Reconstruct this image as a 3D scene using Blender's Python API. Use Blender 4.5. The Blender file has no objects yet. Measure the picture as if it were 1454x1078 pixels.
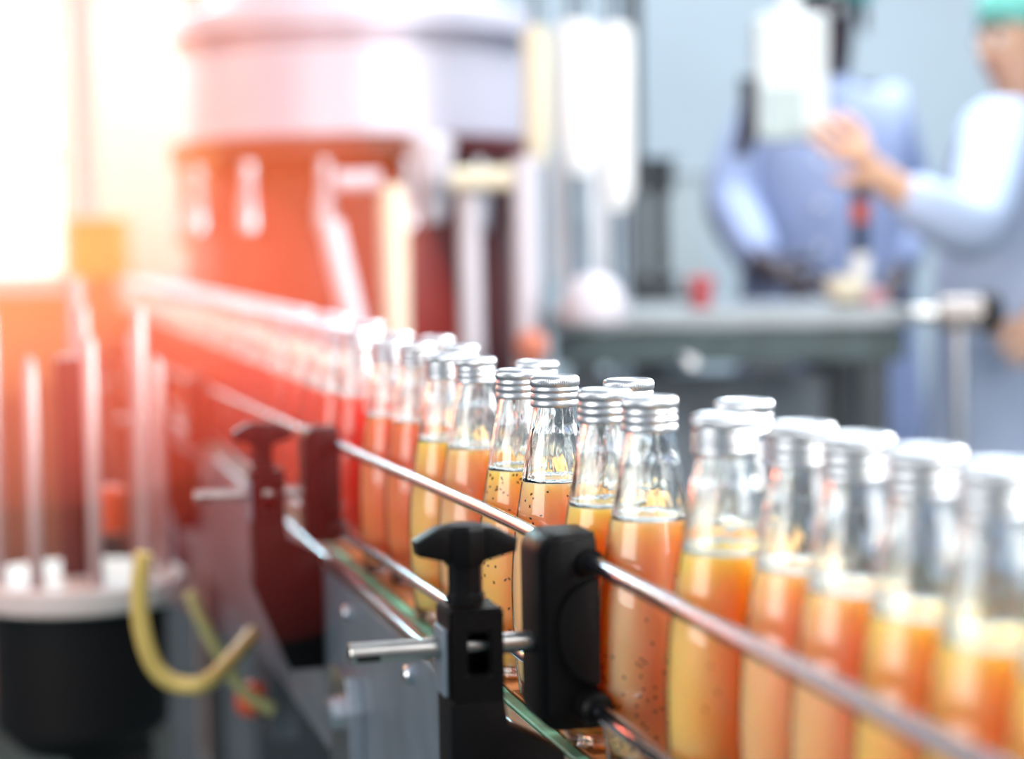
import bpy, bmesh, math, random
from mathutils import Vector, Matrix
random.seed(7)
S = bpy.context.scene
COL = S.collection
PI = math.pi

# ------------------------------------------------------------------ camera
FPX, CAMZ, PITCH, ROLL = 2800.0, 1.22, math.atan(199/2800), math.radians(1.0)
cam = bpy.data.cameras.new('camera'); co = bpy.data.objects.new('camera', cam); COL.objects.link(co)
cam.sensor_width = 36; cam.lens = FPX/1454*36; cam.clip_start = 0.05; cam.clip_end = 60
co.matrix_world = Matrix.Translation((0, 0, CAMZ)) @ Matrix.Rotation(PI/2-PITCH, 4, 'X') @ Matrix.Rotation(-ROLL, 4, 'Z')
cam.dof.use_dof = True; cam.dof.focus_distance = 1.14; cam.dof.aperture_fstop = cam.lens/21.0
S.camera = co

# ------------------------------------------------------------------ world, lights, exposure
S.view_settings.view_transform = 'Standard'; S.view_settings.look = 'None'
S.view_settings.exposure = 0.0; S.view_settings.gamma = 1.0; S.view_settings.use_curve_mapping = False
W = bpy.data.worlds.new('world'); S.world = W; W.use_nodes = True
W.node_tree.nodes['Background'].inputs[0].default_value = (0.80, 0.90, 1.0, 1)
W.node_tree.nodes['Background'].inputs[1].default_value = 0.60
S.cycles.max_bounces = 14; S.cycles.transmission_bounces = 12; S.cycles.glossy_bounces = 6
S.cycles.diffuse_bounces = 4; S.cycles.transparent_max_bounces = 16; S.cycles.volume_bounces = 1
S.cycles.caustics_refractive = True; S.cycles.caustics_reflective = False
S.cycles.sample_clamp_indirect = 6.0

def area(name, loc, target, size, power, color, sy=None):
    l = bpy.data.lights.new(name, 'AREA'); l.energy = power; l.color = color
    l.shape = 'RECTANGLE'; l.size = size; l.size_y = sy or size
    o = bpy.data.objects.new(name, l); COL.objects.link(o); o.location = loc
    o.rotation_euler = (Vector(target)-Vector(loc)).to_track_quat('-Z', 'Y').to_euler()
    return o
area('ceiling_light_over_line', (0.7, 1.5, 2.7), (0.1, 1.2, 1.0), 0.9, 8, (0.92, 0.97, 1.0), .6)
area('ceiling_light_over_bench', (0.95, 4.3, 3.6), (0.6, 4.2, 1.0), 1.6, 160, (0.88, 0.95, 1.0), 1.2)
area('left_fill', (-1.5, 0.2, 1.45), (0.0, 1.0, 1.0), 1.3, 30, (1.0, 0.95, 0.90), 1.0)  # added fill from the left front, brightens the juice
area('far_side_light', (1.4, 1.7, 1.75), (0.1, 1.1, 1.0), 0.8, 110, (1.0, 0.97, 0.94), 0.8)
area('front_fill', (1.15, 0.25, 1.75), (0.05, 1.0, 1.0), 1.1, 52, (1.0, 0.97, 0.94), 1.1)  # unseen fill put at the right front to light the liquids
area('background_fill', (0.5, 2.5, 2.9), (0.3, 3.8, 1.3), 0.8, 14, (0.92, 0.97, 1.0), .5)  # added to brighten the fronts of columns and workers
area('warm_left_fill', (-1.9, 3.6, 1.75), (-0.4, 2.2, 0.9), 1.2, 8, (1.0, 0.42, 0.20), 1.2)  # orange fill added for the warmth of the flare
area('far_line_fill', (-1.3, 4.9, 2.2), (-.4, 3.0, 1.0), .8, 32, (1.0, 0.95, 0.92), .5)  # added light that whitens the far caps and the rail
def lamp(name, loc, r, power, color):
    l = bpy.data.lights.new(name, 'POINT'); l.energy = power; l.color = color; l.shadow_soft_size = r
    o = bpy.data.objects.new(name, l); COL.objects.link(o); o.location = loc
lamp('amber_flare_fill', (-0.80, 2.55, 1.36), .05, 7.5, (1.0, 0.30, 0.05))  # invented source out of view, lights the haze for the flare
lamp('red_flare_fill', (-0.72, 1.95, 1.20), .05, 3.5, (1.0, 0.09, 0.04))  # added out of view, reddens the haze and the second clamp

# ------------------------------------------------------------------ helpers
BELT = 0.95
TX, TY = -0.258, 0.966                       # line direction (away from the camera)
OX, OY = 0.025, 1.154
def L(s, w, z):                               # mm along the line, mm across, mm above belt
    s, w, z = s/1000, w/1000, z/1000
    return Vector((OX+s*TX+w*TY, OY+s*TY-w*TX, BELT+z))
LROT = math.atan2(-TX, TY)                    # local +Y = along the line, local +X = across
def ray(px, py):
    u, v = px-727, py-539
    u0 = u*math.cos(ROLL)-v*math.sin(ROLL); v0 = u*math.sin(ROLL)+v*math.cos(ROLL)
    return Vector((u0/FPX, math.cos(PITCH)-v0/FPX*math.sin(PITCH), -math.sin(PITCH)-v0/FPX*math.cos(PITCH)))
def at(px, py, Y):                            # a measured point of the place at distance Y
    d = ray(px, py); return d*(Y/d.y)+Vector((0, 0, CAMZ))

def mat(name, col=(.5, .5, .5), rough=.5, metal=0., noise=0.0, scale=30., bump=0.0, coat=0., **kw):
    m = bpy.data.materials.new(name); m.use_nodes = True
    nt = m.node_tree; b = nt.nodes['Principled BSDF']
    b.inputs['Base Color'].default_value = (*col, 1); b.inputs['Roughness'].default_value = rough
    b.inputs['Metallic'].default_value = metal; b.inputs['Coat Weight'].default_value = coat
    for k, v in kw.items(): b.inputs[k.replace('_', ' ')].default_value = v
    if noise or bump:
        tc = nt.nodes.new('ShaderNodeTexCoord'); n = nt.nodes.new('ShaderNodeTexNoise')
        n.inputs['Scale'].default_value = scale; n.inputs['Detail'].default_value = 4
        nt.links.new(tc.outputs['Object'], n.inputs['Vector'])
        if noise:
            r = nt.nodes.new('ShaderNodeValToRGB')
            r.color_ramp.elements[0].position = .3; r.color_ramp.elements[1].position = .7
            r.color_ramp.elements[0].color = (*[c*(1-noise) for c in col], 1)
            r.color_ramp.elements[1].color = (*[min(1, c*(1+noise)) for c in col], 1)
            nt.links.new(n.outputs['Fac'], r.inputs[0]); nt.links.new(r.outputs[0], b.inputs['Base Color'])
        if bump:
            bp = nt.nodes.new('ShaderNodeBump'); bp.inputs['Strength'].default_value = bump
            bp.inputs['Distance'].default_value = 0.001
            nt.links.new(n.outputs['Fac'], bp.inputs['Height']); nt.links.new(bp.outputs[0], b.inputs['Normal'])
    return m

def thing(name, label, cat, loc=(0, 0, 0), rz=0., group=None):
    o = bpy.data.objects.new(name, None); COL.objects.link(o); o.empty_display_size = .05
    o.location = loc; o.rotation_euler = (0, 0, rz); tag(o, label, cat, group); return o
def tag(o, label, cat, group=None):
    o['label'] = label; o['category'] = cat
    if group: o['group'] = group
    return o
def link(name, bm_or_me, m, parent=None, smooth=None, mats=None):
    if isinstance(bm_or_me, bmesh.types.BMesh):
        me = bpy.data.meshes.new(name); bm_or_me.normal_update(); bm_or_me.to_mesh(me); bm_or_me.free()
        for x in (mats or [m]): me.materials.append(x)
        if smooth is not None:
            for p in me.polygons: p.use_smooth = True
            if smooth < 3: me.set_sharp_from_angle(angle=smooth)
    else: me = bm_or_me
    o = bpy.data.objects.new(name, me); COL.objects.link(o)
    if parent: o.parent = parent
    return o
def struct(o): o['kind'] = 'structure'; return o

def box(bm, c, s, rot=None, bev=0.):
    r = bmesh.ops.create_cube(bm, size=1.0); vs = r['verts']
    for v in vs: v.co = Vector((v.co.x*s[0], v.co.y*s[1], v.co.z*s[2]))
    if bev:
        es = list({e for v in vs for e in v.link_edges})
        rr = bmesh.ops.bevel(bm, geom=es, offset=bev, segments=2, affect='EDGES', profile=.5)
        vs = list({v for f in rr['faces'] for v in f.verts} | {v for v in vs if v.is_valid})
    for v in vs:
        p = v.co.copy()
        if rot: p = rot @ p
        v.co = p+Vector(c)
def lathe(bm, prof, seg=48, c=(0, 0, 0), fluted=None, cap=True, close=False):
    rings = []
    for (r, z) in prof:
        ring = []
        for i in range(seg):
            a = 2*PI*i/seg
            rr = r if not fluted else fluted(r, z, i)
            ring.append(bm.verts.new((c[0]+rr*math.cos(a), c[1]+rr*math.sin(a), c[2]+z)))
        rings.append(ring)
    fs = []
    for a, b in zip(rings, rings[1:]):
        for i in range(seg):
            j = (i+1) % seg; fs.append(bm.faces.new((a[i], a[j], b[j], b[i])))
    if close:
        a, b = rings[-1], rings[0]
        for i in range(seg):
            j = (i+1) % seg; bm.faces.new((a[i], a[j], b[j], b[i]))
    elif cap:
        bm.faces.new(rings[0][::-1]); bm.faces.new(rings[-1])
    return fs
def tube(bm, pts, r, seg=16, caps=True):
    pts = [Vector(p) for p in pts]; rings = []
    n = None
    for i, p in enumerate(pts):
        d = (pts[min(i+1, len(pts)-1)]-pts[max(i-1, 0)]).normalized()
        if n is None: n = d.orthogonal().normalized()
        n = (n-d*n.dot(d)).normalized(); b = d.cross(n)
        rr = r[i] if isinstance(r, (list, tuple)) else r
        rings.append([bm.verts.new(p+(n*math.cos(2*PI*k/seg)+b*math.sin(2*PI*k/seg))*rr) for k in range(seg)])
    for a, b in zip(rings, rings[1:]):
        for i in range(seg):
            j = (i+1) % seg; bm.faces.new((a[i], a[j], b[j], b[i]))
    if caps: bm.faces.new(rings[0][::-1]); bm.faces.new(rings[-1])
def prism(bm, pts, axis, a, b, bev=0.):
    """outline pts (2-D) extruded along axis from a to b; axis 'y': pts are (x, z)"""
    def mk(p, t):
        return {'x': (t, p[0], p[1]), 'y': (p[0], t, p[1]), 'z': (p[0], p[1], t)}[axis]
    A = [bm.verts.new(mk(p, a)) for p in pts]; B = [bm.verts.new(mk(p, b)) for p in pts]
    n = len(pts); fs = [bm.faces.new(A), bm.faces.new(B[::-1])]
    for i in range(n): fs.append(bm.faces.new((A[i], B[i], B[(i+1) % n], A[(i+1) % n])))
    bmesh.ops.recalc_face_normals(bm, faces=fs)
    if bev:
        es = [e for f in fs[:2] for e in f.edges]
        bmesh.ops.bevel(bm, geom=list(set(es)), offset=bev, segments=2, affect='EDGES', profile=.5)
def copy_tree(o, parent=None):
    c = o.copy(); COL.objects.link(c); c.parent = parent
    for ch in list(o.children): copy_tree(ch, c)
    return c

# ------------------------------------------------------------------ materials
M = {}
M['wall'] = mat('wall_paint', (.56, .66, .74), .7, noise=.04, scale=2)
M['floor'] = mat('floor_paint', (.045, .075, .075), .35, noise=.25, scale=3)
M['steel'] = mat('brushed_steel', (.62, .65, .70), .28, 1., noise=.08, scale=60)
M['chrome'] = mat('polished_rail', (.50, .55, .64), .17, 1.)
M['rod'] = mat('rod_steel', (.40, .39, .38), .3, 1., noise=.1, scale=80)
M['panel'] = mat('side_panel_steel', (.17, .22, .27), .42, .55, noise=.12, scale=25)
M['black'] = mat('black_nylon', (.003, .003, .0035), .42, 0., bump=.25, scale=400, Specular_IOR_Level=.12)
M['green'] = mat('green_strip', (.10, .30, .20), .35, noise=.2, scale=40)
M['belt'] = mat('belt_plastic', (.42, .16, .055), .28, .25, noise=.3, scale=90, bump=.2)  # brown plastic with reflected orange of the bottles put into the colour
M['dark'] = mat('dark_gap', (.006, .007, .008), .6, Specular_IOR_Level=.15)
M['white'] = mat('white_enamel', (.80, .82, .84), .35, noise=.03)
M['tube'] = mat('pale_tube_enamel', (.52, .50, .56), .4, noise=.04)
M['cream'] = mat('cream_plastic', (.66, .60, .46), .4, noise=.05)
M['flare_maroon'] = mat('flare_maroon_tint', (.10, .014, .012), .4, noise=.3, scale=6)  # dark paint with the red of the flare put into its colour
M['darkgrey'] = mat('dark_grey_paint', (.035, .045, .055), .4, noise=.2, scale=8)
M['red'] = mat('red_plastic', (.6, .09, .03), .35)
M['yellow'] = mat('yellow_hose', (.55, .42, .12), .35, noise=.1)

def cap_mat():
    m = mat('cap_aluminium', (.48, .51, .55), .36, .95, noise=.05, scale=400)
    return m
M['cap'] = cap_mat()
def glass_mat():
    m = bpy.data.materials.new('bottle_glass'); m.use_nodes = True; nt = m.node_tree
    nt.nodes.clear(); o = nt.nodes.new('ShaderNodeOutputMaterial')
    g = nt.nodes.new('ShaderNodeBsdfGlass'); g.inputs['IOR'].default_value = 1.5
    g.inputs['Roughness'].default_value = 0.0; g.inputs['Color'].default_value = (.985, 1, 1, 1)
    n = nt.nodes.new('ShaderNodeTexNoise'); n.inputs['Scale'].default_value = 90
    tc = nt.nodes.new('ShaderNodeTexCoord'); mp = nt.nodes.new('ShaderNodeMapping'); mp.inputs['Scale'].default_value = (1, 1, .25)
    b = nt.nodes.new('ShaderNodeBump'); b.inputs['Strength'].default_value = .9; b.inputs['Distance'].default_value = .0025
    nt.links.new(tc.outputs['Object'], mp.inputs[0]); nt.links.new(mp.outputs[0], n.inputs['Vector'])
    nt.links.new(n.outputs['Fac'], b.inputs['Height']); nt.links.new(b.outputs[0], g.inputs['Normal'])
    nt.links.new(g.outputs[0], o.inputs[0]); return m
def thin_mat():
    m = bpy.data.materials.new('bottle_glass_wall'); m.use_nodes = True; nt = m.node_tree
    nt.nodes.clear(); o = nt.nodes.new('ShaderNodeOutputMaterial')
    t = nt.nodes.new('ShaderNodeBsdfTransparent'); g = nt.nodes.new('ShaderNodeBsdfGlossy')
    g.inputs['Roughness'].default_value = .03
    f = nt.nodes.new('ShaderNodeFresnel'); f.inputs['IOR'].default_value = 1.5
    x = nt.nodes.new('ShaderNodeMixShader')
    nt.links.new(f.outputs[0], x.inputs[0]); nt.links.new(t.outputs[0], x.inputs[1]); nt.links.new(g.outputs[0], x.inputs[2])
    nt.links.new(x.outputs[0], o.inputs[0]); return m
M['glass'] = glass_mat(); M['thin'] = thin_mat()
def juice(name, col, rad):
    m = mat(name, col, .25, 0., noise=.06, scale=25)
    b = m.node_tree.nodes['Principled BSDF']
    b.inputs['Subsurface Weight'].default_value = 1.0
    b.inputs['Subsurface Radius'].default_value = rad
    b.inputs['Subsurface Scale'].default_value = .10
    b.inputs['IOR'].default_value = 1.33
    return m
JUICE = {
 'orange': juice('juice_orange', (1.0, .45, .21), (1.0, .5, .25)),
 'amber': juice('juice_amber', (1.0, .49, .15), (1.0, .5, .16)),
 'coral': juice('juice_flare_coral', (1.0, .22, .08), (1.0, .3, .12)),  # coral tint of the flare mixed into the juice colour
 'red': juice('juice_flare_red', (.95, .11, .06), (1.0, .2, .08))}  # red of the flare put into the liquid colour

# ------------------------------------------------------------------ the setting
bm = bmesh.new(); box(bm, (0, 4, -.05), (14, 14, .1)); struct(link('floor', bm, M['floor']))
bm = bmesh.new(); box(bm, (1.0, 7.05, 1.7), (12, .1, 3.4)); struct(link('wall_back', bm, M['wall']))

# ------------------------------------------------------------------ conveyor
conv = thing('conveyor', 'long bottle conveyor with brown plate chain, reflected orange put into its colour, and grey steel side', 'conveyor', L(0, 0, -BELT*1000), LROT)
def cv(s, w, z): return (w/1000, s/1000, BELT+z/1000)       # local coordinates inside line things
S0, S1 = -760, 3700
PITCHM = 32.5
pm = bmesh.new(); box(pm, (0, 0, 0), (.098, .0308, .004), bev=.0006)
plate = link('belt_plate', pm, M['belt'], conv); plate.location = cv(S0+PITCHM/2, 25.5, -2.2)
k = 1
while S0+PITCHM*(k+.5) < S1:
    c = plate.copy(); COL.objects.link(c); c.parent = conv; c.location = cv(S0+PITCHM*(k+.5), 25.5, -2.2); k += 1
def strip(name, w0, w1, z0, z1, m, bev=.0008):
    b = bmesh.new(); box(b, ((w0+w1)/2000, (S0+S1)/2000, BELT+(z0+z1)/2000), ((w1-w0)/1000, (S1-S0)/1000, (z1-z0)/1000), bev=bev)
    return link(name, b, m, conv)
strip('chain_bed', -22.5, 78, -14, -5, M['dark'])
strip('wear_strip', -33, -25.5, -10, -.5, M['green'])
strip('edge_rail', -44, -33.3, -12, -1.5, M['steel'], .002)
strip('side_panel', -44, -39, -168, -12.3, M['panel'])
strip('bottom_flange', -44, -25, -172, -168.3, M['panel'])
strip('far_wear_strip', 76.5, 84, -10, -.5, M['green'])
strip('far_side_panel', 84.3, 92, -168, -1.5, M['panel'])
# bolts and a leg bracket on the side panel
for s in (215, 455, 1010, 1500):
    b = bmesh.new(); lathe(b, [(.007, 0), (.007, .004), (.005, .006)], 16)
    o = link('panel_bolt', b, M['steel'], conv, .6); o.rotation_euler = (0, -PI/2, 0); o.location = cv(s, -44, -30)
for s in (450, 2100):
    b = bmesh.new(); prism(b, [(s/1000-.035, BELT-.075), (s/1000+.03, BELT-.075), (s/1000+.045, BELT-.1), (s/1000+.045, BELT-.3), (s/1000-.05, BELT-.3), (s/1000-.05, BELT-.1)], 'x', -.056, -.0445, .001)
    link('leg_bracket', b, M['steel'], conv)
    b = bmesh.new(); lathe(b, [(.006, 0), (.014, .0), (.014, .008), (.006, .010)], 20)
    o = link('bracket_washer', b, M['steel'], conv, .6); o.rotation_euler = (0, -PI/2, 0); o.location = cv(s, -56, -110)
    for w in (-30, 60):
        b = bmesh.new(); box(b, (w/1000, s/1000, (BELT-.17)/2), (.05, .05, BELT-.175), bev=.003); link('leg', b, M['darkgrey'], conv)
b = bmesh.new(); lathe(b, [(.004, -.03), (.004, 0), (.016, .001), (.02, .012), (.016, .024), (.008, .027)], 24)
o = link('red_button', b, M['red'], conv, .6); o.rotation_euler = (0, -PI/2, 0); o.location = cv(1000, -46, -222); o['label'] = 'small red knob under the side panel'
b = bmesh.new(); box(b, (-.03, 1.0, BELT-.215), (.03, .09, .09), bev=.004); link('button_box', b, M['darkgrey'], conv)

# guide rails
def zu(s): return 108-.0205*max(s, 0) if s < 3000 else 46.5
def zl(s): return max(12, 35-.022*max(s, 0))
rails = []
for nm, zf, lab in (('upper', zu, 'upper chrome guide rail running past the shoulders of the bottles'),
                    ('lower', zl, 'lower chrome guide rail running near the feet of the bottles')):
    b = bmesh.new(); tube(b, [L(s, -33.2, zf(s)) for s in range(-740, 3720, 60)], .0041, 20)
    rails.append(tag(link('guide_rail', b, M['chrome'], None, 3.2), lab, 'rail', 'guide rails along the bottle line'))

# ------------------------------------------------------------------ rail clamps
def rounded(x0, z0, x1, z1, r, corners='lt lb rt rb', n=6):
    pts = []
    def arc(cx, cz, a0, key, px, pz):
        if key in corners:
            for i in range(n+1):
                a = a0+PI/2*i/n; pts.append((cx+r*math.cos(a), cz+r*math.sin(a)))
        else: pts.append((px, pz))
    arc(x0+r, z0+r, PI, 'lb', x0, z0); arc(x1-r, z0+r, 1.5*PI, 'rb', x1, z0)
    arc(x1-r, z1-r, 0, 'rt', x1, z1); arc(x0+r, z1-r, PI/2, 'lt', x0, z1)
    return pts
def make_clamp(label, s, dz):
    t = thing('rail_clamp', label, 'clamp', L(s, 0, -BELT*1000), LROT, 'black clamps holding the guide rails')
    Z = lambda z: BELT+(z+dz)/1000
    mm = .001
    # clamping block: two halves (outer jaw darker side, inner jaw with half-moon boss)
    b = bmesh.new(); prism(b, rounded(-59*mm, Z(22), -29*mm, Z(122), 11*mm, 'lt lb', 7), 'y', 0.004, .038, .0012)
    blk = link('clamp_block', b, M['black'], t, .5)
    b = bmesh.new(); prism(b, rounded(-55.5*mm, Z(25), -29.5*mm, Z(120), 10*mm, 'lt lb', 7), 'y', 0.0, .0042, .001)
    link('face_plate', b, M['black'], t, .5)
    b = bmesh.new()
    pts = [(-29.4*mm, Z(101)), ]
    for i in range(13):
        a = PI/2+PI*i/12; pts.append((-30.5*mm+20*mm*math.cos(a), Z(73)+27*mm*math.sin(a)))
    pts.append((-29.4*mm, Z(45)))
    prism(b, pts, 'y', -.005, .0, .0008); link('half_moon_boss', b, M['black'], t, .5)
    b = bmesh.new()
    tube(b, [(-33.2*mm, -.013, Z(35)), (-33.2*mm, -.011, Z(35)), (-33.2*mm, .0, Z(35)), (-33.2*mm, .045, Z(35))], [.0062, .0085, .0095, .0095], 20)
    link('lower_sleeve', b, M['black'], t, .6)
    b = bmesh.new(); tube(b, [(-33.2*mm, -.004, Z(108)), (-33.2*mm, .042, Z(108))], .0068, 20)
    link('upper_sleeve', b, M['black'], t, .6)
    # cross rod
    b = bmesh.new(); tube(b, [(-153*mm, .019, Z(66)), (-152.2*mm, .019, Z(66)), (-50*mm, .019, Z(66))], [.0048, .0054, .0054], 28)
    rod = link('cross_rod', b, M['rod'], t, .6)
    b = bmesh.new(); tube(b, [(-153.3*mm, .019, Z(66)), (-152.9*mm, .019, Z(66))], .0022, 14); link('rod_end_hole', b, M['dark'], rod, .6)
    b = bmesh.new(); box(b, (-144*mm, .0137, Z(64)), (.012, .0012, .003), bev=.0004); link('rod_slot', b, M['dark'], rod)
    # post with window, then the foot reaching in under the panel
    x0, x1 = -105*mm, -77*mm
    b = bmesh.new()
    wx0, wx1, wz0, wz1 = x0+.0095, x0+.0205, Z(54), Z(75)
    # front and back skins built round the window
    def ringface(y, flip):
        o = [(x0, Z(87)), (x1, Z(87)), (x1, Z(40)), (x0, Z(40))]
        w = [(wx0, wz1), (wx1, wz1), (wx1, wz0), (wx0, wz0)]
        O = [b.verts.new((p[0], y, p[1])) for p in o]; I = [b.verts.new((p[0], y, p[1])) for p in w]
        for i in range(4):
            f = (O[i], O[(i+1) % 4], I[(i+1) % 4], I[i]); b.faces.new(f if flip else f[::-1])
        return O, I
    yf, yb = .004, .034
    OF, IF = ringface(yf, True); OB, IB = ringface(yb, False)
    for i in (0, 1, 3): b.faces.new((OF[i], OB[i], OB[(i+1) % 4], OF[(i+1) % 4]))
    for i in range(4): b.faces.new((IF[i], IF[(i+1) % 4], IB[(i+1) % 4], IB[i]))
    bmesh.ops.recalc_face_normals(b, faces=b.faces)
    bmesh.ops.bevel(b, geom=[e for e in b.edges if len(e.link_faces) == 2 and e.calc_face_angle(0) > 1], offset=.0012, segments=2, affect='EDGES')
    post = link('post', b, M['black'], t, .5)
    b = bmesh.new(); box(b, (x0+.015, yb-.004, Z(64.5)), (.014, .002, .026)); link('rear_cover', b, M['dark'], post)
    b = bmesh.new()
    prism(b, [(x0, Z(40)), (x1, Z(40)), (x1+.002, Z(27)), (-46*mm, Z(11)), (-46*mm, Z(-88)), (x0+.03, Z(-88)), (x0, Z(-14))], 'y', yf, yb, .0012)
    link('foot', b, M['black'], t, .5)
    b = bmesh.new(); box(b, (x0-.0012, .019, Z(60)), (.0022, .024, .034), bev=.0006); link('side_plate', b, M['panel'], t)
    # wing knob
    kx, ky = -93*mm, .019; Z = lambda z: BELT+(z+dz+8.5)/1000
    b = bmesh.new()
    lathe(b, [(.0062, Z(79)), (.0100, Z(79.5)), (.0100, Z(84)), (.0088, Z(85)), (.0088, Z(99)), (.0105, Z(104))], 8, (kx, ky, 0))
    kn = link('wing_knob', b, M['black'], t, .5)
    b = bmesh.new()
    lathe(b, [(.0100, Z(99)), (.0118, Z(103)), (.0118, Z(117)), (.0095, Z(119.5))], 8, (kx, ky, 0)); link('knob_hub', b, M['black'], kn, .5)
    for sg in (-1, 1):
        b = bmesh.new()
        prism(b, [(kx+sg*.009, Z(101)), (kx+sg*.025, Z(105)), (kx+sg*.026, Z(112)), (kx+sg*.014, Z(118.5)), (kx+sg*.004, Z(119.5))], 'y', ky-.0075, ky+.0075, .0015)
        link('knob_wing', b, M['black'], kn, .5)
    return t
CL = [(-172, 0, 'black rail clamp with wing knob, nearest and sharpest, left of the big bottle'),
      (570, -12, 'second black rail clamp, blurred and tinted dark red'),
      (1600, -32, 'third rail clamp along the line, a faint dark shape at the far left'),
      (2500, -45, 'farthest rail clamp, nearly lost in the red glow')]
for s, dz, lab in CL: make_clamp(lab, s, dz)

# ------------------------------------------------------------------ bottles
def smoothprof(pts, n=5):
    out = []
    for i in range(len(pts)-1):
        p0 = pts[max(i-1, 0)]; p1 = pts[i]; p2 = pts[i+1]; p3 = pts[min(i+2, len(pts)-1)]
        for k in range(n):
            t = k/n
            out.append(tuple(.5*((2*p1[j])+(-p0[j]+p2[j])*t+(2*p0[j]-5*p1[j]+4*p2[j]-p3[j])*t*t+(-p0[j]+3*p1[j]-3*p2[j]+p3[j])*t**3) for j in (0, 1)))
    out.append(pts[-1]); return out
BP = [(24.2, 4), (25.6, 18), (27.1, 40), (27.6, 64), (26.2, 89), (23.4, 110), (20.0, 131), (16.7, 151), (14.0, 165), (12.8, 173), (12.6, 186)]
OUT = smoothprof(BP, 5)
def rad(z):
    for a, b2 in zip(OUT, OUT[1:]):
        if a[1] <= z <= b2[1]: return a[0]+(b2[0]-a[0])*(z-a[1])/(b2[1]-a[1])
    return OUT[0][0] if z < OUT[0][1] else OUT[-1][0]
LIQ = 129.0
def make_glass():
    b = bmesh.new(); mm = .001; seg = 56
    low = [(0.5, 2.2), (17, 1.2), (20.5, 0), (23.0, .8)]+[p for p in OUT if p[1] < LIQ-1]
    fs = lathe(b, [(r*mm, z*mm) for r, z in low+[(rad(LIQ-1), LIQ-1)]], seg, cap=False)
    for f in fs: f.material_index = 1
    # neck: thick real glass wall, closed
    up = [(rad(LIQ-1), LIQ-1)]+[p for p in OUT if p[1] > LIQ+.5]
    wall = 1.7
    inn = [(max(r-wall-(0.6 if z > 160 else 0), 3), z) for r, z in up][::-1]
    lathe(b, [(r*mm, z*mm) for r, z in up+inn], seg, close=True)
    # thick foot ring of clear glass
    lathe(b, [(r*mm, z*mm) for r, z in [(14, 1.6), (20.5, .15), (22.9, 1.0), (24.1, 4.2), (24.5, 7.4), (22.6, 7.4), (14, 5.6)]], seg, close=True)
    bmesh.ops.recalc_face_normals(b, faces=b.faces)
    o = link('glass', b, None, None, 3.2, [M['glass'], M['thin']]); return o
def make_liquid(m, seg=48):
    b = bmesh.new(); mm = .001
    pr = [(12, 7.6), (21.4, 8.0), (23.3, 10.5)]+[(rad(z)-.9, z) for z in (16, 24, 32, 40, 50, 60, 70, 80, 90, 100, 108, 116, 122)]
    pr += [(rad(LIQ-1.2)-.9, LIQ-1.2), (rad(LIQ)-1.0, LIQ-.3), (rad(LIQ)-2.4, LIQ-.9), (6, LIQ-1.0)]
    lathe(b, [(r*mm, z*mm) for r, z in pr], seg)
    return link('liquid', b, m, None, 1.2)
def make_foam():
    b = bmesh.new(); mm = .001; rnd = random.Random(3)
    R = rad(LIQ)-2.0
    for i in range(34):
        a = rnd.uniform(0, 2*PI); r0 = rnd.uniform(.35, .75)
        rr = R-r0-rnd.random()*1.4
        bmesh.ops.create_icosphere(b, subdivisions=1, radius=r0*mm, matrix=Matrix.Translation((rr*mm*math.cos(a), rr*mm*math.sin(a), (LIQ-.6)*mm)))
    o = link('foam', b, M['white'], None, 3.2); o['kind'] = 'stuff'; return o
def make_seeds(zlo, zhi, n, seed, arc=None):
    b = bmesh.new(); mm = .001; rnd = random.Random(seed)
    for i in range(n):
        z = rnd.uniform(zlo, zhi) if not arc else zlo+(zhi-zlo)*rnd.random()**1.5
        a = rnd.uniform(-PI, 0) if True else 0
        r = rad(z)-.75
        q = Matrix.Translation((r*mm*math.cos(a), r*mm*math.sin(a), z*mm)) @ Matrix.Rotation(a, 4, 'Z') @ Matrix.Rotation(rnd.uniform(0, PI), 4, 'X') @ Matrix.Diagonal((.5, .55, rnd.uniform(.7, 1.1), 1))
        bmesh.ops.create_icosphere(b, subdivisions=1, radius=1.15*mm, matrix=q)
    o = link('seeds', b, M['seed'], None, 3.2); o['kind'] = 'stuff'; return o
M['seed'] = mat('basil_seed', (.06, .012, .006), .5)
def make_cap():
    b = bmesh.new(); mm = .001; seg = 144
    pr = [(13.0, 171.8), (14.0, 172.0), (14.35, 172.8), (14.25, 175.4), (13.75, 176.0), (14.2, 176.9), (14.45, 178.3), (14.1, 179.6), (13.7, 180.2), (14.15, 181.0),
          (14.4, 182.2), (13.9, 183.2), (13.85, 183.8), (14.45, 184.6), (14.5, 187.0), (14.3, 188.6), (13.6, 189.6), (12.4, 190.0), (11.6, 189.9), (11.2, 189.5), (5, 189.4)]
    def fl(r, z, i):
        zz = z*1000
        if 184.3 < zz < 189.3: return r+(.00017 if i % 2 else -.00017)
        if 172.5 < zz < 175.8 or 181 < zz < 182.5: return r
        return r
    lathe(b, [(r*mm, z*mm) for r, z in pr], seg, fluted=fl)
    return link('cap', b, M['cap'], None, .9)
gm, cm = make_glass().data, make_cap().data
fm = make_foam().data
lm = {k: make_liquid(v).data for k, v in JUICE.items()}
SEED = {'some': make_seeds(95, 127, 34, 5).data, 'many': make_seeds(20, 127, 230, 6).data, 'bottom': make_seeds(12, 62, 120, 9, True).data, 'few': make_seeds(60, 120, 7, 12).data}
for o in [o for o in COL.objects if o.name.split('.')[0] in ('glass', 'cap', 'foam', 'liquid', 'seeds')]: bpy.data.objects.remove(o)
GRP = 'juice bottles on the conveyor'
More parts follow.
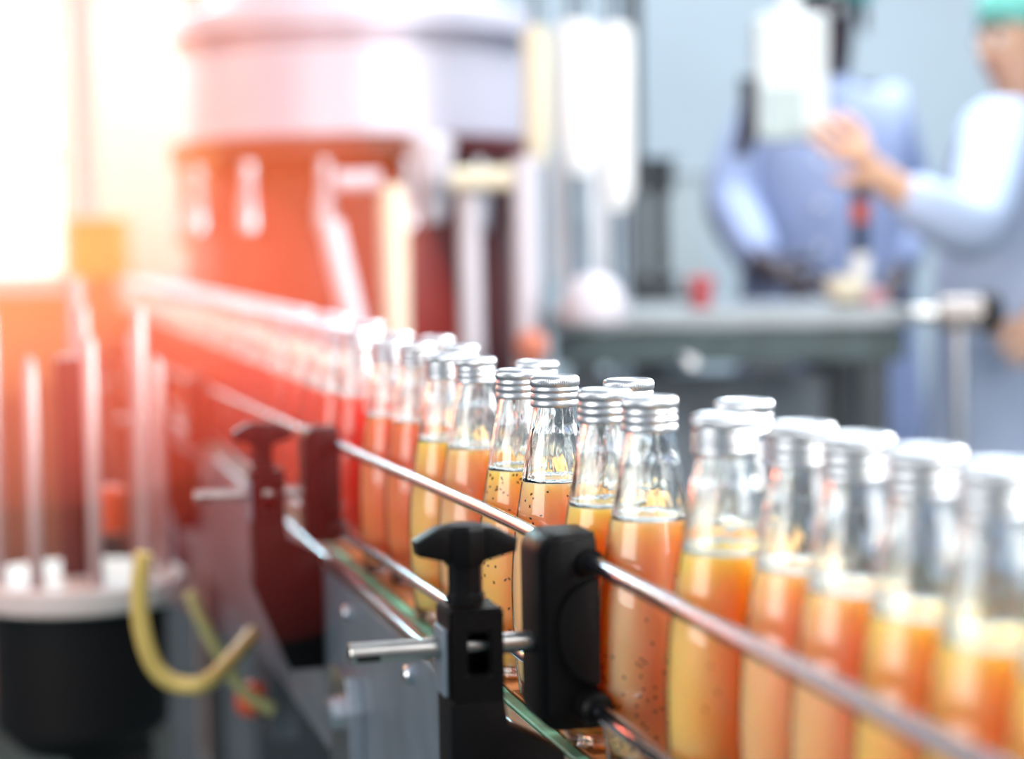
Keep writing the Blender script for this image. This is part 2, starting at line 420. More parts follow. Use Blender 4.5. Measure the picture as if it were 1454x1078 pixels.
def bottle(s, w, kind, label, seeds=(), rz=None):
    t = thing('juice_bottle', label, 'bottle', L(s, w, 0.1), random.uniform(-.5, .5) if rz is None else rz, GRP)
    link('glass', gm, None, t); link('cap', cm, None, t).rotation_euler[2] = random.uniform(0, 6)
    link('liquid', lm[kind], None, t)
    if s < 700:
        f = link('foam', fm, None, t); f['kind'] = 'stuff'
    for sd in seeds:
        q = link('seeds', SEED[sd], None, t); q['kind'] = 'stuff'; q['label'] = 'dark seeds in the juice'
    return t
NEAR = [
 (-608, 14, 'amber', 'blurred amber juice bottle cut by the right edge, only its body in view', ()),
 (-553, 14, 'amber', 'very blurred amber juice bottle in the bottom right corner, second from the right edge', ()),
 (-498, 14, 'amber', 'rightmost juice bottle whose silver cap is in view, strongly blurred', ()),
 (-443, 14, 'amber', 'blurred amber juice bottle, second silver cap from the right edge', ()),
 (-388, 12, 'orange', 'blurred orange juice bottle, third silver cap from the right edge', ()),
 (-333, 12, 'orange', 'blurred orange juice bottle, fourth silver cap from the right edge', ()),
 (-279, -2, 'amber', 'amber juice bottle in front of the higher cap, right of the gap in the line', ('few',)),
 (-208, 36, 'orange', 'back row juice bottle whose cap stands just above another, right of the gap', ()),
 (-167, 1, 'orange', 'large orange juice bottle right of the nearest clamp, seeds settled in its foot', ('bottom', 'few')),
 (-111.5, -5, 'amber', 'amber juice bottle half behind the large bottle right of the nearest clamp', ('few',)),
 (-47, 30, 'orange', 'back row juice bottle, only its sharp ribbed cap in view behind the clamp bottles', ()),
 (0, 0, 'orange', 'sharpest orange juice bottle with crisp ribbed cap and a few dark seeds', ('some', 'few')),
 (66, -4, 'amber', 'amber juice bottle full of dark seeds, left of the sharpest bottle', ('many',)),
 (142, 29, 'orange', 'back row juice bottle, its cap peeping over the seeded bottle', ()),
 (202, 2, 'orange', 'pale orange juice bottle above the wing knob, first left of the seeded bottle', ()),
 (257, -7, 'amber', 'amber juice bottle half hidden, second left of the seeded bottle', ()),
 (358, 29, 'orange', 'back row juice bottle with its flat cap over the pale orange pair', ()),
 (409, 6, 'coral', 'juice bottle coloured coral for the flare, softly blurred, third left of the seeded bottle', ()),
 (467, -4, 'coral', 'juice bottle coloured coral for the flare, hidden half behind another, fourth left of the seeded bottle', ()),
 (505, 44, 'coral', 'back row juice bottle with a tilted-looking bright cap over the flare-coral bottle', ()),
 (600, 30, 'red', 'juice bottle coloured red for the flare with a bright blurred cap just right of the full red one', ()),
 (690, 10, 'red', 'full juice bottle coloured red for the flare, between the second clamp and the flare-coral bottles', ()),
]
for s, w, k, lab, sd in NEAR: bottle(s, w, k, lab, sd)
FAR = 'far juice bottle coloured red for the flare, blurred in the packed rows left of the full red one'
s = 748
rows = 0
while s < 3600:
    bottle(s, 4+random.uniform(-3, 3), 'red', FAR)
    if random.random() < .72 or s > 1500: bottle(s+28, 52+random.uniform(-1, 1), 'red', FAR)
    s += 56.5+(random.choice((0, 0, 0, 14, 30)) if s < 1500 else random.uniform(0, 6))

# ------------------------------------------------------------------ background
def cyl(name, p0, p1, r, m, parent, seg=24, smooth=.6):
    b = bmesh.new(); tube(b, [p0, p1], r, seg); return link(name, b, m, parent, smooth)
def vert(px, y0, y1, Y, wpx):                  # upright round bar between two measured heights
    a, b2 = at(px, y0, Y), at(px, y1, Y); a.x = b2.x = (a.x+b2.x)/2
    return a, b2, wpx/FPX*Y/2
# filling machine
Ym = 3.95; MK = 3.95/3.5
fc = at(505, 195, Ym)
mach = thing('filling_machine', 'large rotary filling machine with white drum and underside coloured dark red for the flare', 'machine', (fc.x*(Ym+.37)/Ym, Ym+.37, 0))
def mp(name, m, prof, seg=64, sm=.6, c=(0, 0, 0)):
    b = bmesh.new(); lathe(b, [(r*MK, zb+(z-zb)*MK if z > .1 else z) for r, z in prof], seg, (c[0]*MK, c[1]*MK, 0)); return link(name, b, m, mach, sm)
zb = fc.z
M['drum'] = mat('drum_steel', (.74, .70, .80), .42, .35, noise=.04, scale=8)
mp('drum', M['drum'], [(.318, zb), (.33, zb+.008), (.33, zb+.162), (.318, zb+.17)])
mp('drum_rim', M['drum'], [(.30, zb+.17), (.30, zb+.192), (.352, zb+.196), (.352, zb+.235), (.33, zb+.245)])
mp('upper_drum', M['drum'], [(.27, zb+.245), (.27, zb+.45)])
mp('underside', M['flare_maroon'], [(.29, zb-.049), (.34, zb-.04), (.355, zb-.03), (.355, zb-.001)])
mp('core', M['flare_maroon'], [(.30, zb-.45), (.305, zb-.43), (.305, zb-.08), (.29, zb-.05)])
mp('base', M['darkgrey'], [(.31, .005), (.32, .06), (.32, zb-.52), (.30, zb-.5)])
mp('turntable', M['flare_maroon'], [(.34, zb-.50), (.36, zb-.49), (.36, zb-.46), (.34, zb-.45)])
for i in range(14):                              # filling valves round the drum
    a = 2*PI*(i+.3)/14; x, y = .330*math.cos(a), .330*math.sin(a)
    v = mp('filling_valve', M['steel'], [(.012, zb-.17), (.02, zb-.16), (.02, zb-.11), (.014, zb-.10), (.014, zb-.03)], 16, .6, (x, y, 0))
def pipe(name, label, pts, r, m, cat='pipe', group='pipes before the filling machine'):
    b = bmesh.new(); tube(b, pts, r, 20)
    return tag(link(name, b, m, None, .7), label, cat, group)
Yp = 3.25
def down(p, z=.0): q = p.copy(); q.z = z; return q
a = at(745, 222, Yp); pipe('support_pipe', 'pale upright pipe, rightmost of those before the machine', [down(a), a], .0225, M['tube'])
a = at(666, 262, Yp+.05); pipe('support_pipe', 'pale upright pipe below the short cream crossbar', [down(a), a], .020, M['tube'])
a = at(557, 262, Yp); pipe('support_pipe', 'cream upright pipe left of the short crossbar', [down(a), a-Vector((0, 0, .03)), a], [.024, .024, .018], M['cream'])
a, b_ = at(640, 255, Yp+.0), at(728, 253, Yp); pipe('cross_pipe', 'short cream crossbar joining two upright pipes', [a, b_], .020, M['cream'])
a, b_ = at(478, 258, Yp), at(540, 256, Yp); pipe('cross_pipe', 'short pale crossbar left of the cream pipe', [a, b_], .017, M['tube'])
a, b_ = at(468, 315, Yp-.1), at(506, 475, Yp-.1); d_ = (b_-a)
pipe('slanted_pipe', 'white slanted pipe leaning right before the machine', [a, a+d_*1.9], .0205, M['tube'])
a = at(755, 492, Yp-.05); b = bmesh.new(); bmesh.ops.create_uvsphere(b, u_segments=24, v_segments=12, radius=.028, matrix=Matrix.Translation(a)); tube(b, [a, down(a)], .012, 12)
tag(link('ball_knob', b, mat('salmon_rubber', (.50, .16, .10), .5), None, 3.2), 'round salmon-red knob on a thin stem before the rightmost pipe', 'knob')  # a round knob on a stem, not a lever
a = at(612, 215, Yp+.1); b = bmesh.new(); lathe(b, [(.018, -.12), (.03, -.10), (.036, -.02), (.04, 0), (.04, .02), (.02, .03)], 24, a); link('valve_head', b, M['tube'], None, .6)
tag(bpy.data.objects['valve_head'], 'pale valve head hanging between the cream pipe and crossbar', 'valve')
# polished columns right of drum
for x, y0, y1, w, lab in ((762, 55, 200, 40, 'narrow cream-white column beside the drum'), (820, 48, 215, 58, 'bright polished column, middle of three right of the drum'), (874, 52, 265, 52, 'bright polished column next to the dark post')):
    c0, c1, r = vert(x, y0, y1, 3.35, w)
    t = thing('polished_column', lab, 'column', (c0.x, 3.35, 0), 0, 'polished columns right of the drum')
    b = bmesh.new(); lathe(b, [(r*.6, c1.z-.04), (r, c1.z), (r, c0.z), (r*.8, c0.z+.02)], 32); link('sleeve', b, M['white'] if x > 770 else M['cream'], t, .6)
    b = bmesh.new(); lathe(b, [(r*.45, 0), (r*.45, c1.z-.04)], 20); link('shaft', b, M['panel'], t, .6)
    b = bmesh.new(); lathe(b, [(r*.45, c0.z+.02), (r*.45, 2.3)], 20); link('upper_shaft', b, M['panel'], t, .6)
c0 = at(900, 60, 3.9)
b = bmesh.new(); box(b, (c0.x, 3.9, 1.1), (.028, .05, 2.2), bev=.004); tag(link('dark_post', b, M['darkgrey'], None), 'slim dark upright post at the right end of the machine', 'post')
b = bmesh.new(); c0, c1 = at(783, 225, 3.75), at(892, 405, 3.75)
box(b, ((c0.x+c1.x)/2, 3.75, (c0.z+c1.z)/2), (c1.x-c0.x, .02, c0.z-c1.z), bev=.004)
tag(link('guard_panel', b, M['steel'], None), 'pale blue-grey guard panel under the polished columns', 'panel')
a = at(842, 428, 3.2); b = bmesh.new(); lathe(b, [(.05, -.035), (.058, -.02), (.052, .01), (.035, .035), (.012, .045)], 32, a); tag(link('white_dome', b, M['tube'], None, .8), 'white dome sitting on the left end of the bench', 'cover')
# bench
bp0, bp1 = at(785, 452, 3.3), at(1300, 470, 3.3)
bz = at(1000, 455, 3.3).z
bench = thing('machine_bench', 'long grey steel bench behind the bottle caps', 'bench', ((bp0.x+bp1.x)/2, 3.55, 0), -.03)
bl = bp1.x-bp0.x
b = bmesh.new(); box(b, (0, 0, bz), (bl, .5, .03), bev=.004); link('bench_top', b, mat('bench_steel', (.30, .33, .35), .45, .5, noise=.1, scale=12), bench)
b = bmesh.new(); box(b, (0, -.235, bz-.045), (bl-.02, .012, .055), bev=.002); link('front_apron', b, mat('bench_apron', (.05, .075, .08), .4, .2, noise=.2), bench)
for sx in (-1, 1):
    for sy in (-.2, .2):
        b = bmesh.new(); box(b, (sx*(bl/2-.06), sy, (bz-.02)/2), (.05, .05, bz-.02), bev=.003); link('leg', b, M['darkgrey'], bench)
b = bmesh.new(); box(b, (0, .1, .55), (bl-.1, .3, .03), bev=.003); link('lower_shelf', b, M['darkgrey'], bench)
b = bmesh.new(); box(b, (.0, .2, .75), (bl-.14, .02, .42), bev=.003); link('back_sheet', b, mat('bench_back', (.26, .30, .35), .5, noise=.3, scale=5), bench)
top = bz+.016
def on_bench(px, Y): q = at(px, 440, Y); return (q.x, Y, top)
def small(name, label, cat, px, Y, prof, m, seg=24):
    b = bmesh.new(); lathe(b, prof, seg); o = link(name, b, m, None, .7); o.location = on_bench(px, Y); return tag(o, label, cat)
small('red_fitting', 'small red fitting on the grey bench', 'fitting', 995, 3.45, [(.018, 0), (.02, .01), (.02, .035), (.026, .04), (.026, .052), (.01, .056)], mat('dull_red', (.45, .08, .09), .4))
small('cream_funnel', 'small cream funnel lying on the bench', 'funnel', 1200, 3.4, [(.012, 0), (.03, .012), (.036, .035), (.03, .05), (.02, .052)], M['cream'])
small('pink_fitting', 'small pink fitting beside the cream funnel', 'fitting', 1240, 3.42, [(.02, 0), (.024, .008), (.024, .022), (.012, .028)], mat('pink_rubber', (.62, .32, .36), .5))
# probe standing on the bench
a = on_bench(1222, 3.5); t = thing('bench_probe', 'thin dark probe with red band and white base on the bench', 'probe', a)
zt = at(1222, 245, 3.5).z-a[2]; zm = at(1222, 360, 3.5).z-a[2]
b = bmesh.new(); lathe(b, [(.026, 0), (.026, .006), (.018, .012), (.018, zm)], 24); link('white_base', b, M['white'], t, .6)
b = bmesh.new(); lathe(b, [(.012, zm), (.015, zm+.01), (.015, zt-.02), (.009, zt)], 24); link('grip', b, mat('navy_plastic', (.03, .05, .10), .4), t, .6)
b = bmesh.new(); lathe(b, [(.0155, zm+.055), (.017, zm+.06), (.017, zm+.085), (.0155, zm+.09)], 24); link('red_band', b, M['red'], t, .6)
# motor at the right end
a = at(1375, 445, 3.2); t = thing('drive_motor', 'grey drive motor with black round end cap by the standing worker', 'motor', a)
b = bmesh.new(); tube(b, [(-.05, 0, 0), (-.045, 0, 0), (.02, 0, 0)], [.02, .027, .027], 28); link('housing', b, mat('motor_brown', (.30, .27, .26), .4, .3), t, .6)
b = bmesh.new(); tube(b, [(.02, 0, 0), (.023, 0, 0), (.045, 0, 0), (.052, 0, 0)], [.027, .033, .033, .022], 28); link('end_cap', b, M['black'], t, .6)
b = bmesh.new(); tube(b, [(-.09, 0, 0), (-.05, 0, 0)], .012, 16); link('drive_shaft', b, M['rod'], t, .6)
b = bmesh.new(); tube(b, [(-.015, 0, -.024), (-.015, 0, -a.z)], .012, 14); link('stand', b, M['steel'], t, .6)
# things below the bench
a = at(983, 515, 3.15); b = bmesh.new(); tube(b, [a, a+Vector((0, .03, 0))], .009, 16); tube(b, [a+Vector((0, .03, 0)), a+Vector((0, .2, 0))], .005, 12); tag(link('bright_bolt', b, M['white'], None, .6), 'small bright bolt shining under the bench edge', 'bolt')
def crate(name, label, px0, px1, y0, y1, Y, d, m, cat='box', lid=True):
    p0, p1 = at(px0, y0, Y), at(px1, y1, Y)
    t = thing(name, label, cat, ((p0.x+p1.x)/2, Y+d/2, p1.z)); w = p1.x-p0.x; h = p0.z-p1.z
    b = bmesh.new(); box(b, (0, 0, h/2), (w, d, h), bev=.006); link('body', b, m, t)
    b = bmesh.new(); box(b, (0, 0, h+.006), (w+.012, d+.012, .012), bev=.003); link('lid', b, m, t)
    b = bmesh.new(); box(b, (0, 0, -p1.z/2), (w*.6, d*.6, p1.z), bev=.004); link('pedestal', b, M['darkgrey'], t)
    return t
crate('white_unit', 'pale unit with lid standing below the bench', 1072, 1126, 520, 590, 3.86, .12, M['white'])
crate('dark_unit', 'dark motor unit below the right end of the bench', 1150, 1215, 515, 575, 3.84, .12, M['darkgrey'])
crate('grey_cabinet', 'wide grey cabinet low behind the gap in the bottles', 900, 1060, 545, 800, 4.7, .3, M['panel'], 'cabinet')
crate('grey_cabinet', 'grey cabinet low behind the right bottles', 1090, 1290, 560, 800, 4.9, .3, M['panel'], 'cabinet')
crate('dark_unit', 'dark box at the left end of the bench', 905, 960, 400, 432, 3.9, .12, M['darkgrey'])
crate('dark_monitor', 'small dark display behind the dark post', 915, 957, 232, 272, 4.2, .05, M['darkgrey'], 'display')
crate('pale_cabinet', 'tall pale cabinet between dark post and first worker', 912, 1010, 250, 420, 5.2, .3, mat('cabinet_grey', (.50, .56, .58), .5, noise=.05), 'cabinet')
# white control box on arm
a, b2 = at(1070, 25, 3.6), at(1172, 200, 3.6); w, h = b2.x-a.x, a.z-b2.z
t = thing('control_box', 'white control box hanging on a stem before the first worker', 'box', ((a.x+b2.x)/2, 3.6, b2.z))
b = bmesh.new(); box(b, (0, 0, h/2), (w, .10, h), bev=.012); link('housing', b, mat('control_white', (.80, .86, .86), .35), t)
b = bmesh.new(); box(b, (-.018, -.052, h*.22), (w*.58, .006, h*.42), bev=.002); link('cover', b, mat('cover_green_grey', (.50, .60, .60), .4), t)
b = bmesh.new(); lathe(b, [(.021, h), (.021, 2.6-b2.z)], 20); link('stem', b, M['white'], t, .6)
a1 = [at(1060, 110, 3.58), at(1066, 140, 3.58), at(1062, 175, 3.58), at(1052, 222, 3.58)]
b = bmesh.new(); tube(b, a1, [.014, .019, .019, .017], 18); hd = bmesh.new()
o = tag(link('curved_handle', b, mat('handle_navy', (.02, .025, .05), .4), None, .7), 'dark curved handle left of the white control box', 'handle')

# left side: window, posts, star-wheel turret
def emis(name, col, st):
    m = bpy.data.materials.new(name); m.use_nodes = True; b = m.node_tree.nodes['Principled BSDF']
    b.inputs['Base Color'].default_value = (*col, 1); b.inputs['Emission Color'].default_value = (*col, 1)
    b.inputs['Emission Strength'].default_value = st; return m
Yw = 5.2
wa, wb = at(-430, -300, Yw), at(100, 395, Yw)
win = struct(thing('window_1', 'tall bright factory window at the far left with warm light', 'window', (wa.x, Yw, 0)))
del win['category']
ww, wh = wb.x-wa.x, wa.z-wb.z
nx, nz = 4, 4
M['pane'] = emis('sunlit_frosted_pane', (1.0, .90, .80), 1.25)
M['frame'] = mat('window_frame_paint', (.75, .68, .62), .4)
for i in range(nx):
    for j in range(nz):
        b = bmesh.new(); box(b, (ww*(i+.5)/nx, 0, wb.z+wh*(j+.5)/nz), (ww/nx-.03, .008, wh/nz-.03)); link('pane', b, M['pane'], win)
for i in range(nx+1):
    b = bmesh.new(); box(b, (ww*i/nx, -.005, wb.z+wh/2), (.03, .05, wh+.04), bev=.003); link('mullion', b, M['frame'], win)
for j in range(nz+1):
    b = bmesh.new(); box(b, (ww/2, -.002, wb.z+wh*j/nz), (ww, .04, .026), bev=.003); link('transom', b, M['frame'], win)
b = bmesh.new(); box(b, (wa.x+ww/2-.2, Yw+.06, wb.z/2-.02), (ww+1.4, .1, wb.z-.04)); struct(link('wall_left', b, mat('sill_wall_paint', (.30, .13, .10), .6, noise=.1, scale=3)))
c0, c1 = at(104, -700, Yw+.06), at(262, 395, Yw+.06)
b = bmesh.new(); box(b, ((c0.x+c1.x)/2+.02, Yw+.06, c0.z/2+wb.z/2-.01), (c1.x-c0.x, .1, c0.z-wb.z)); struct(link('wall_partition', b, mat('cream_wall_paint', (.92, .80, .72), .6, noise=.04, scale=3)))
# machine frame posts
for px, y0, wpx, Y, m_, lab in ((277, -80, 42, 4.6, 'peach', 'tall peach enamelled frame post left of the white drum'),):
    c0 = at(px, y0, Y); r = wpx/FPX*Y/2
    M['peach'] = mat('peach_enamel', (.85, .62, .52), .4)
    t = thing('frame_post', lab, 'post', (c0.x, Y, 0), 0)
    b = bmesh.new(); box(b, (0, 0, c0.z/2), (2*r, .07, c0.z), bev=.004); link('column', b, M['peach'], t)
    b = bmesh.new(); box(b, (-r-.012, 0, at(px, 275, Y).z), (.024, .05, .24), bev=.003); link('switch_strip', b, mat('orange_plastic', (.75, .25, .04), .4), t)
    b = bmesh.new(); box(b, (0, 0, .01), (.14, .14, .02), bev=.003); link('foot_plate', b, M['steel'], t)
crate('orange_unit', 'orange drive unit low behind the far end of the bottle rows', 95, 172, 318, 395, 4.98, .12, mat('amber_enamel', (.85, .30, .03), .4), 'unit')
crate('flare_red_cabinet', 'cabinet coloured red for the flare behind the far bottles left of the machine', 300, 380, 215, 420, 4.82, .2, mat('flare_orange_red', (.70, .13, .03), .4, noise=.1), 'cabinet')  # cabinet colour takes on the orange red of the flare
# star-wheel turret lower left
Yt = 2.25
tc = at(112, 815, Yt); sc = Yt/FPX
tur = thing('star_wheel_turret', 'bottle turret at the lower left: white round plate on a black drum', 'machine', (tc.x, Yt, 0))
def tp(name, m, prof, c=(0, 0, 0), seg=48):
    b = bmesh.new(); lathe(b, prof, seg, c); return link(name, b, m, tur, .6)
z0 = tc.z
tp('round_plate', mat('turret_plate', (.55, .55, .53), .4, noise=.05), [(.115, z0-.03), (.122, z0-.026), (.122, z0-.004), (.118, z0)])
tp('drum', M['dark'], [(.07, z0-.20), (.098, z0-.17), (.098, z0-.031)])
tp('pedestal', M['dark'], [(.10, 0), (.10, .03), (.05, .04), (.05, z0-.2)], (.03, 0, 0))
M['pinkish'] = mat('pink_grey_enamel', (.38, .28, .27), .35, .3)
for i in range(9):
    a = 2*PI*(i+.35)/9; x, y = .095*math.cos(a), .095*math.sin(a)
    tp('guide_rod', M['pinkish'], [(.008, z0), (.008, z0+.24+.03*(i % 3)), (.004, z0+.247+.03*(i % 3))], (x, y, 0), 16)
tp('centre_shaft', M['flare_maroon'], [(.02, z0), (.02, z0+.25)])
tp('red_bottle_grip', M['red'], [(.012, z0+.05), (.02, z0+.055), (.02, z0+.10), (.012, z0+.105)], (.045, -.03, 0), 20)
a, b2 = at(105, 395, 2.5), at(105, 720, 2.5)
t = thing('slim_post', 'slim pinkish post rising left of the farthest bottles', 'post', (a.x, 2.5, 0))
b = bmesh.new(); lathe(b, [(.0125, .02), (.0125, a.z)], 20); link('shaft', b, M['pinkish'], t, .6)
b = bmesh.new(); lathe(b, [(.05, 0), (.05, .015), (.02, .02)], 24); link('foot_flange', b, M['pinkish'], t, .6)
# hoses
b = bmesh.new(); pts = [(204, 785), (197, 840), (203, 900), (222, 950), (255, 972), (300, 965), (340, 930)]
pp = [at(x, y, 1.85) for x, y in pts]; pp[-1].y += .1
def smooth3(ps, n=6):
    out = []
    for i in range(len(ps)-1):
        p0, p1, p2, p3 = ps[max(i-1, 0)], ps[i], ps[i+1], ps[min(i+2, len(ps)-1)]
        for k in range(n):
            t = k/n; out.append(.5*((2*p1)+(-p0+p2)*t+(2*p0-5*p1+4*p2-p3)*t*t+(-p0+3*p1-3*p2+p3)*t**3))
    out.append(ps[-1]); return out
tube(b, smooth3(pp), .0085, 14); tag(link('air_hose', b, M['yellow'], None, 3.2), 'thick yellow hose looping beside the white turret plate', 'hose', 'yellow hoses')
b = bmesh.new(); pp = [at(x, y, 1.95) for x, y in ((268, 840), (290, 890), (318, 940), (350, 985), (390, 1010))]
tube(b, smooth3(pp), .0065, 14); tag(link('air_hose', b, mat('olive_hose', (.34, .36, .16), .4), None, 3.2), 'thinner olive hose hanging under the conveyor side', 'hose', 'yellow hoses')

# ------------------------------------------------------------------ people
def skin(name, chains, m, parent=None, sub=2, root=0):
    """chains: list of [(point, radius)...]; a point may be an index (int) of an earlier vertex"""
    vs, es, rs = [], [], []
    for ch in chains:
        prev = None
        for it in ch:
            if isinstance(it, int): idx = it
            else: vs.append(Vector(it[0])); rs.append(it[1]); idx = len(vs)-1
            if prev is not None: es.append((prev, idx))
            prev = idx
    me = bpy.data.meshes.new(name); me.from_pydata(vs, es, []); o = bpy.data.objects.new(name, me); COL.objects.link(o)
    md = o.modifiers.new('skin', 'SKIN'); md.use_smooth_shade = True
    for i, r in enumerate(rs):
        rr = r if isinstance(r, tuple) else (r, r)
        me.skin_vertices[0].data[i].radius = rr
    me.skin_vertices[0].data[root].use_root = True
    sb = o.modifiers.new('sub', 'SUBSURF'); sb.levels = sub; sb.render_levels = sub
    dg = bpy.context.evaluated_depsgraph_get(); em = bpy.data.meshes.new_from_object(o.evaluated_get(dg))
    bpy.data.objects.remove(o); em.name = name; em.materials.clear(); em.materials.append(m)
    return em
def bone(c): return [(Vector(p), r) for p, r in c]
def person(label, loc, face, skin_m, coat_m, cap_m, armR, armL, grip):
    """face: direction angle of the look; arms: shoulder, elbow, wrist in local metres (z from floor), then hand direction"""
    t = thing('person', label, 'person', (loc[0], loc[1], 0))
    q = Matrix.Rotation(face, 4, 'Z')
    V = lambda x, y, z: q @ Vector((x, y, z))      # local: looks along -Y
    vs, es, rs = [], [], []
    def add(p, r, par=None):
        vs.append(Vector(p)); rs.append(r if isinstance(r, tuple) else (r, r))
        if par is not None: es.append((par, len(vs)-1))
        return len(vs)-1
    H = loc[2]
    pel = add(V(0, 0, H*.53), (.15, .11)); bel = add(V(0, 0, H*.62), (.14, .10), pel); che = add(V(0, .0, H*.73), (.16, .11), bel)
    up = add(V(0, .01, H*.80), (.11, .08), che); nk = add(V(0, .0, H*.855), .052, up); hd0 = add(V(0, -.01, H*.895), (.062, .07), nk)
    hd1 = add(V(0, -.012, H*.935), (.074, .092), hd0); hd2 = add(V(0, .0, H*.97), (.070, .085), hd1); add(V(0, .01, H*.99), (.04, .05), hd2)
    ns = add(V(0, -.095, H*.927), .016, hd1); add(V(0, -.112, H*.918), .012, ns)
    hands = []
    for sgn, arm in ((-1, armR), (1, armL)):
        sh = add(arm[0], .055, up); el = add(arm[1], .043, sh); wr = add(arm[2], .029, el)
        d = Vector(arm[3]).normalized(); sidev = d.cross(Vector((0, -1, .2))).normalized(); nrm = d.cross(sidev)
        wv = Vector(arm[2]); pa = add(wv+d*.045, (.036, .020), wr); pb = add(wv+d*.085, (.040, .018), pa)
        for k, ln in enumerate((.062, .072, .068, .052)):
            off = sidev*(k-1.5)*.021
            f1 = add(wv+d*.10+off, .0095, pb); f2 = add(wv+d*(.10+ln*.5)+off*1.05+nrm*.008, .009, f1); add(wv+d*(.10+ln*.9)+off+nrm*.03, .0075, f2)
        th = add(wv+d*.05-sidev*.045, .012, pa); add(wv+d*.085-sidev*.06+nrm*.012, .0095, th)
    for sx in (-.09, .09):
        hp = add(V(sx, 0, H*.47), .088, pel); kn = add(V(sx, -.01, H*.27), .062, hp); an = add(V(sx, .01, H*.055), .042, kn); add(V(sx, -.13, H*.02), .035, an)
    me = bpy.data.meshes.new('body'); me.from_pydata(vs, es, [])
    o = bpy.data.objects.new('tmp', me); COL.objects.link(o)
    o.modifiers.new('skin', 'SKIN').use_smooth_shade = True
    for i, r in enumerate(rs): me.skin_vertices[0].data[i].radius = r
    me.skin_vertices[0].data[0].use_root = True
    sb = o.modifiers.new('sub', 'SUBSURF'); sb.levels = 2; sb.render_levels = 2
    em = bpy.data.meshes.new_from_object(o.evaluated_get(bpy.context.evaluated_depsgraph_get())); bpy.data.objects.remove(o)
    em.materials.clear(); em.materials.append(skin_m)
    link('body', em, None, t)
    # face details
    for sx in (-.032, .032):
        b = bmesh.new(); bmesh.ops.create_uvsphere(b, u_segments=12, v_segments=8, radius=.012, matrix=Matrix.Translation(V(sx, -.088, H*.938))); link('eye', b, M['white'], t, 3.2)
        b = bmesh.new(); bmesh.ops.create_uvsphere(b, u_segments=12, v_segments=8, radius=.006, matrix=Matrix.Translation(V(sx, -.097, H*.938))); link('iris', b, M['dark'], t, 3.2)
        b = bmesh.new(); tube(b, [V(sx*.5, -.095, H*.951), V(sx, -.094, H*.954), V(sx*1.5, -.080, H*.950)], .0035, 8); link('eyebrow', b, M['dark'], t, 3.2)
        b = bmesh.new(); bmesh.ops.create_uvsphere(b, u_segments=12, v_segments=8, radius=1, matrix=Matrix.Translation(V(sx*2.5, .0, H*.93)) @ q @ Matrix.Diagonal((.010, .018, .03, 1))); link('ear', b, skin_m, t, 3.2)
    b = bmesh.new(); tube(b, [V(-.022, -.083, H*.903), V(0, -.092, H*.903), V(.022, -.083, H*.903)], [.004, .007, .004], 8); link('mouth', b, mat('lips', (.45, .17, .15), .5), t, 3.2)
    # hair cap
    b = bmesh.new(); lathe(b, [(.088, 0), (.098, .008), (.102, .03), (.098, .06), (.075, .095), (.04, .115), (.01, .12)], 32)
    bmesh.ops.transform(b, verts=b.verts, matrix=Matrix.Translation(V(0, .008, H*.950)) @ q @ Matrix.Rotation(-.12, 4, 'X') @ Matrix.Diagonal((.98, 1.14, 1, 1)))
    link('hair_cap', b, cap_m, t, .9)
    # coat: shell over torso, flared skirt, sleeves
    vs.clear(); es.clear(); rs.clear()
    a = add(V(0, 0, H*.30), (.27, .20)); a1 = add(V(0, 0, H*.45), (.235, .17), a); a2 = add(V(0, 0, H*.60), (.20, .145), a1); a3 = add(V(0, 0, H*.72), (.205, .14), a2); a4 = add(V(0, .005, H*.80), (.15, .105), a3); add(V(0, 0, H*.835), (.075, .07), a4)
    for arm in (armR, armL):
        s0, e0, w0 = map(Vector, arm[:3])
        s1 = add(s0, .078, a4); m1 = add(s0.lerp(e0, .5), .070, s1); e1 = add(e0, .066, m1); m2 = add(e0.lerp(w0, .5), .058, e1); add(e0.lerp(w0, .93), .046, m2)
    me = bpy.data.meshes.new('coat'); me.from_pydata(vs, es, [])
    o = bpy.data.objects.new('tmp', me); COL.objects.link(o)
    o.modifiers.new('skin', 'SKIN').use_smooth_shade = True
    for i, r in enumerate(rs): me.skin_vertices[0].data[i].radius = r
    me.skin_vertices[0].data[0].use_root = True
    sb = o.modifiers.new('sub', 'SUBSURF'); sb.levels = 2; sb.render_levels = 2
    em = bpy.data.meshes.new_from_object(o.evaluated_get(bpy.context.evaluated_depsgraph_get())); bpy.data.objects.remove(o)
    em.materials.clear(); em.materials.append(coat_m); link('coat', em, None, t)
    # collar, placket, buttons, shoes
    b = bmesh.new(); lathe(b, [(.062, 0), (.082, -.012), (.088, -.03), (.070, -.03), (.058, .012)], 28, V(0, 0, H*.855), close=True); link('collar', b, coat_m, t, .9)
    for k in range(4):
        b = bmesh.new(); bmesh.ops.create_uvsphere(b, u_segments=10, v_segments=6, radius=.009, matrix=Matrix.Translation(V(0.0, -.15, H*(.76-.05*k)))); link('button', b, M['white'], t, 3.2)
    return t
skinL = mat('light_skin', (.72, .42, .28), .5, noise=.05); skinD = mat('dark_skin', (.045, .03, .04), .45)
coatW = mat('pale_blue_coat', (.50, .60, .82), .8, noise=.05, scale=8); coatB = mat('blue_coat', (.36, .43, .66), .8, noise=.06, scale=8)
teal = mat('teal_hair_cap', (.20, .66, .58), .7)
def rel(px, py, Y, base): q = at(px, py, Y); return (q.x-base[0], q.y-base[1], q.z)
P2 = (at(1462, 55, 3.85).x, 3.85, 1.69)
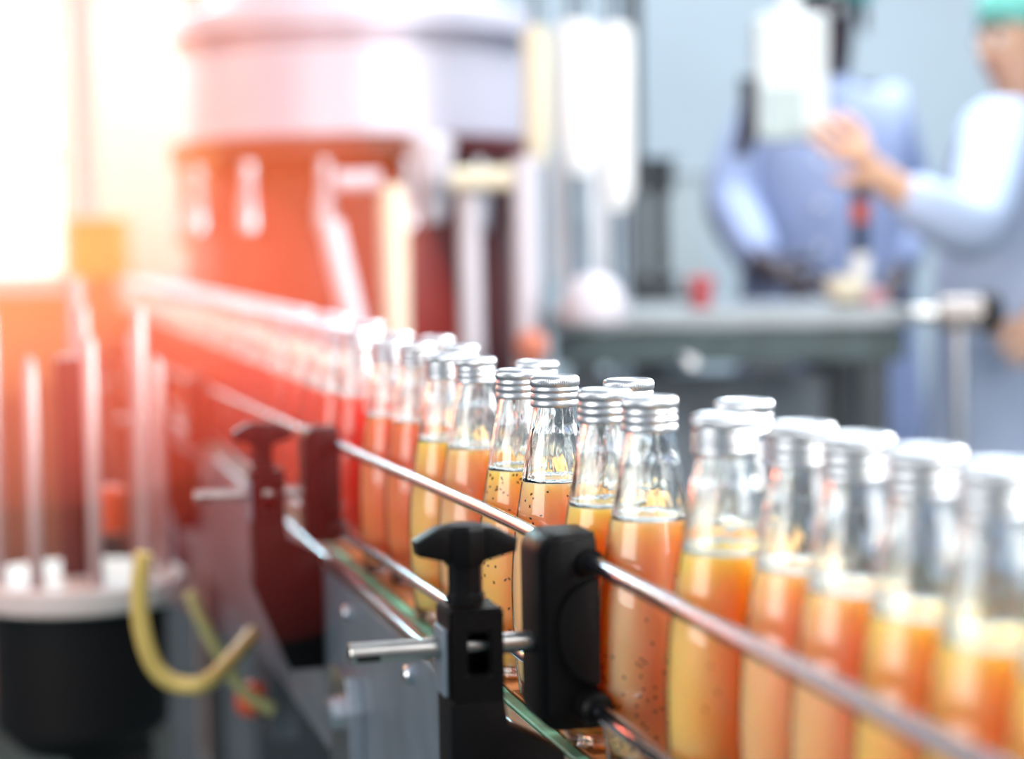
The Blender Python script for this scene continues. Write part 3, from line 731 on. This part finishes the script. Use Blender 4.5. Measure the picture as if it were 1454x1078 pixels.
person('person at the right edge in white coat and teal hair cap, reaching left', P2, -1.25, skinL, coatW, teal,
       (rel(1420, 190, 3.72, P2), rel(1385, 335, 3.5, P2), rel(1262, 262, 3.45, P2), (-.55, -.1, .55)),
       (rel(1500, 195, 3.95, P2), rel(1520, 345, 3.9, P2), rel(1480, 450, 3.7, P2), (-.4, -.6, -.2)), None)
P1 = (at(1172, 0, 4.25).x, 4.25, 1.80)
person('person in blue coat standing behind the white control box', P1, -.25, skinD, coatB, teal,
       (rel(1090, 150, 4.25, P1), rel(1035, 285, 4.2, P1), rel(1085, 385, 4.0, P1), (.5, -.5, -.2)),
       (rel(1255, 160, 4.25, P1), rel(1290, 290, 4.3, P1), rel(1270, 400, 4.15, P1), (-.3, -.5, -.3)), None)

# ------------------------------------------------------------------ added haze in place of lens flare at the left of the line
def haze(name, label, c, r, dens, col):
    m = bpy.data.materials.new(name); m.use_nodes = True; nt = m.node_tree; nt.nodes.clear()
    o = nt.nodes.new('ShaderNodeOutputMaterial'); v = nt.nodes.new('ShaderNodeVolumeScatter')
    v.inputs['Density'].default_value = dens; v.inputs['Color'].default_value = (*col, 1); v.inputs['Anisotropy'].default_value = 0.0
    nt.links.new(v.outputs[0], o.inputs['Volume'])
    b = bmesh.new(); bmesh.ops.create_icosphere(b, subdivisions=4, radius=1, matrix=Matrix.Translation(c) @ Matrix.Diagonal((*r, 1)))
    h = link(name, b, m, None, 3.2); h['kind'] = 'stuff'; tag(h, label, 'haze'); return h
haze('flare_haze', 'thin reddish flare haze added over the far half of the bottle line', (-.75, 2.45, 1.32), (.66, .95, .52), .24, (1, .20, .05))
haze('flare_haze', 'denser bright flare haze added at the far left before the window', (-.78, 2.6, 1.38), (.40, .55, .38), .6, (1, .34, .10))
haze('flare_haze', 'faint dark red flare haze added round the second clamp', (-.20, 1.70, 1.11), (.16, .34, .23), .30, (1, .08, .06))
haze('flare_haze', 'small core of red flare haze added over the second clamp knob', (-.42, 1.75, 1.16), (.27, .36, .17), .34, (1, .08, .06))
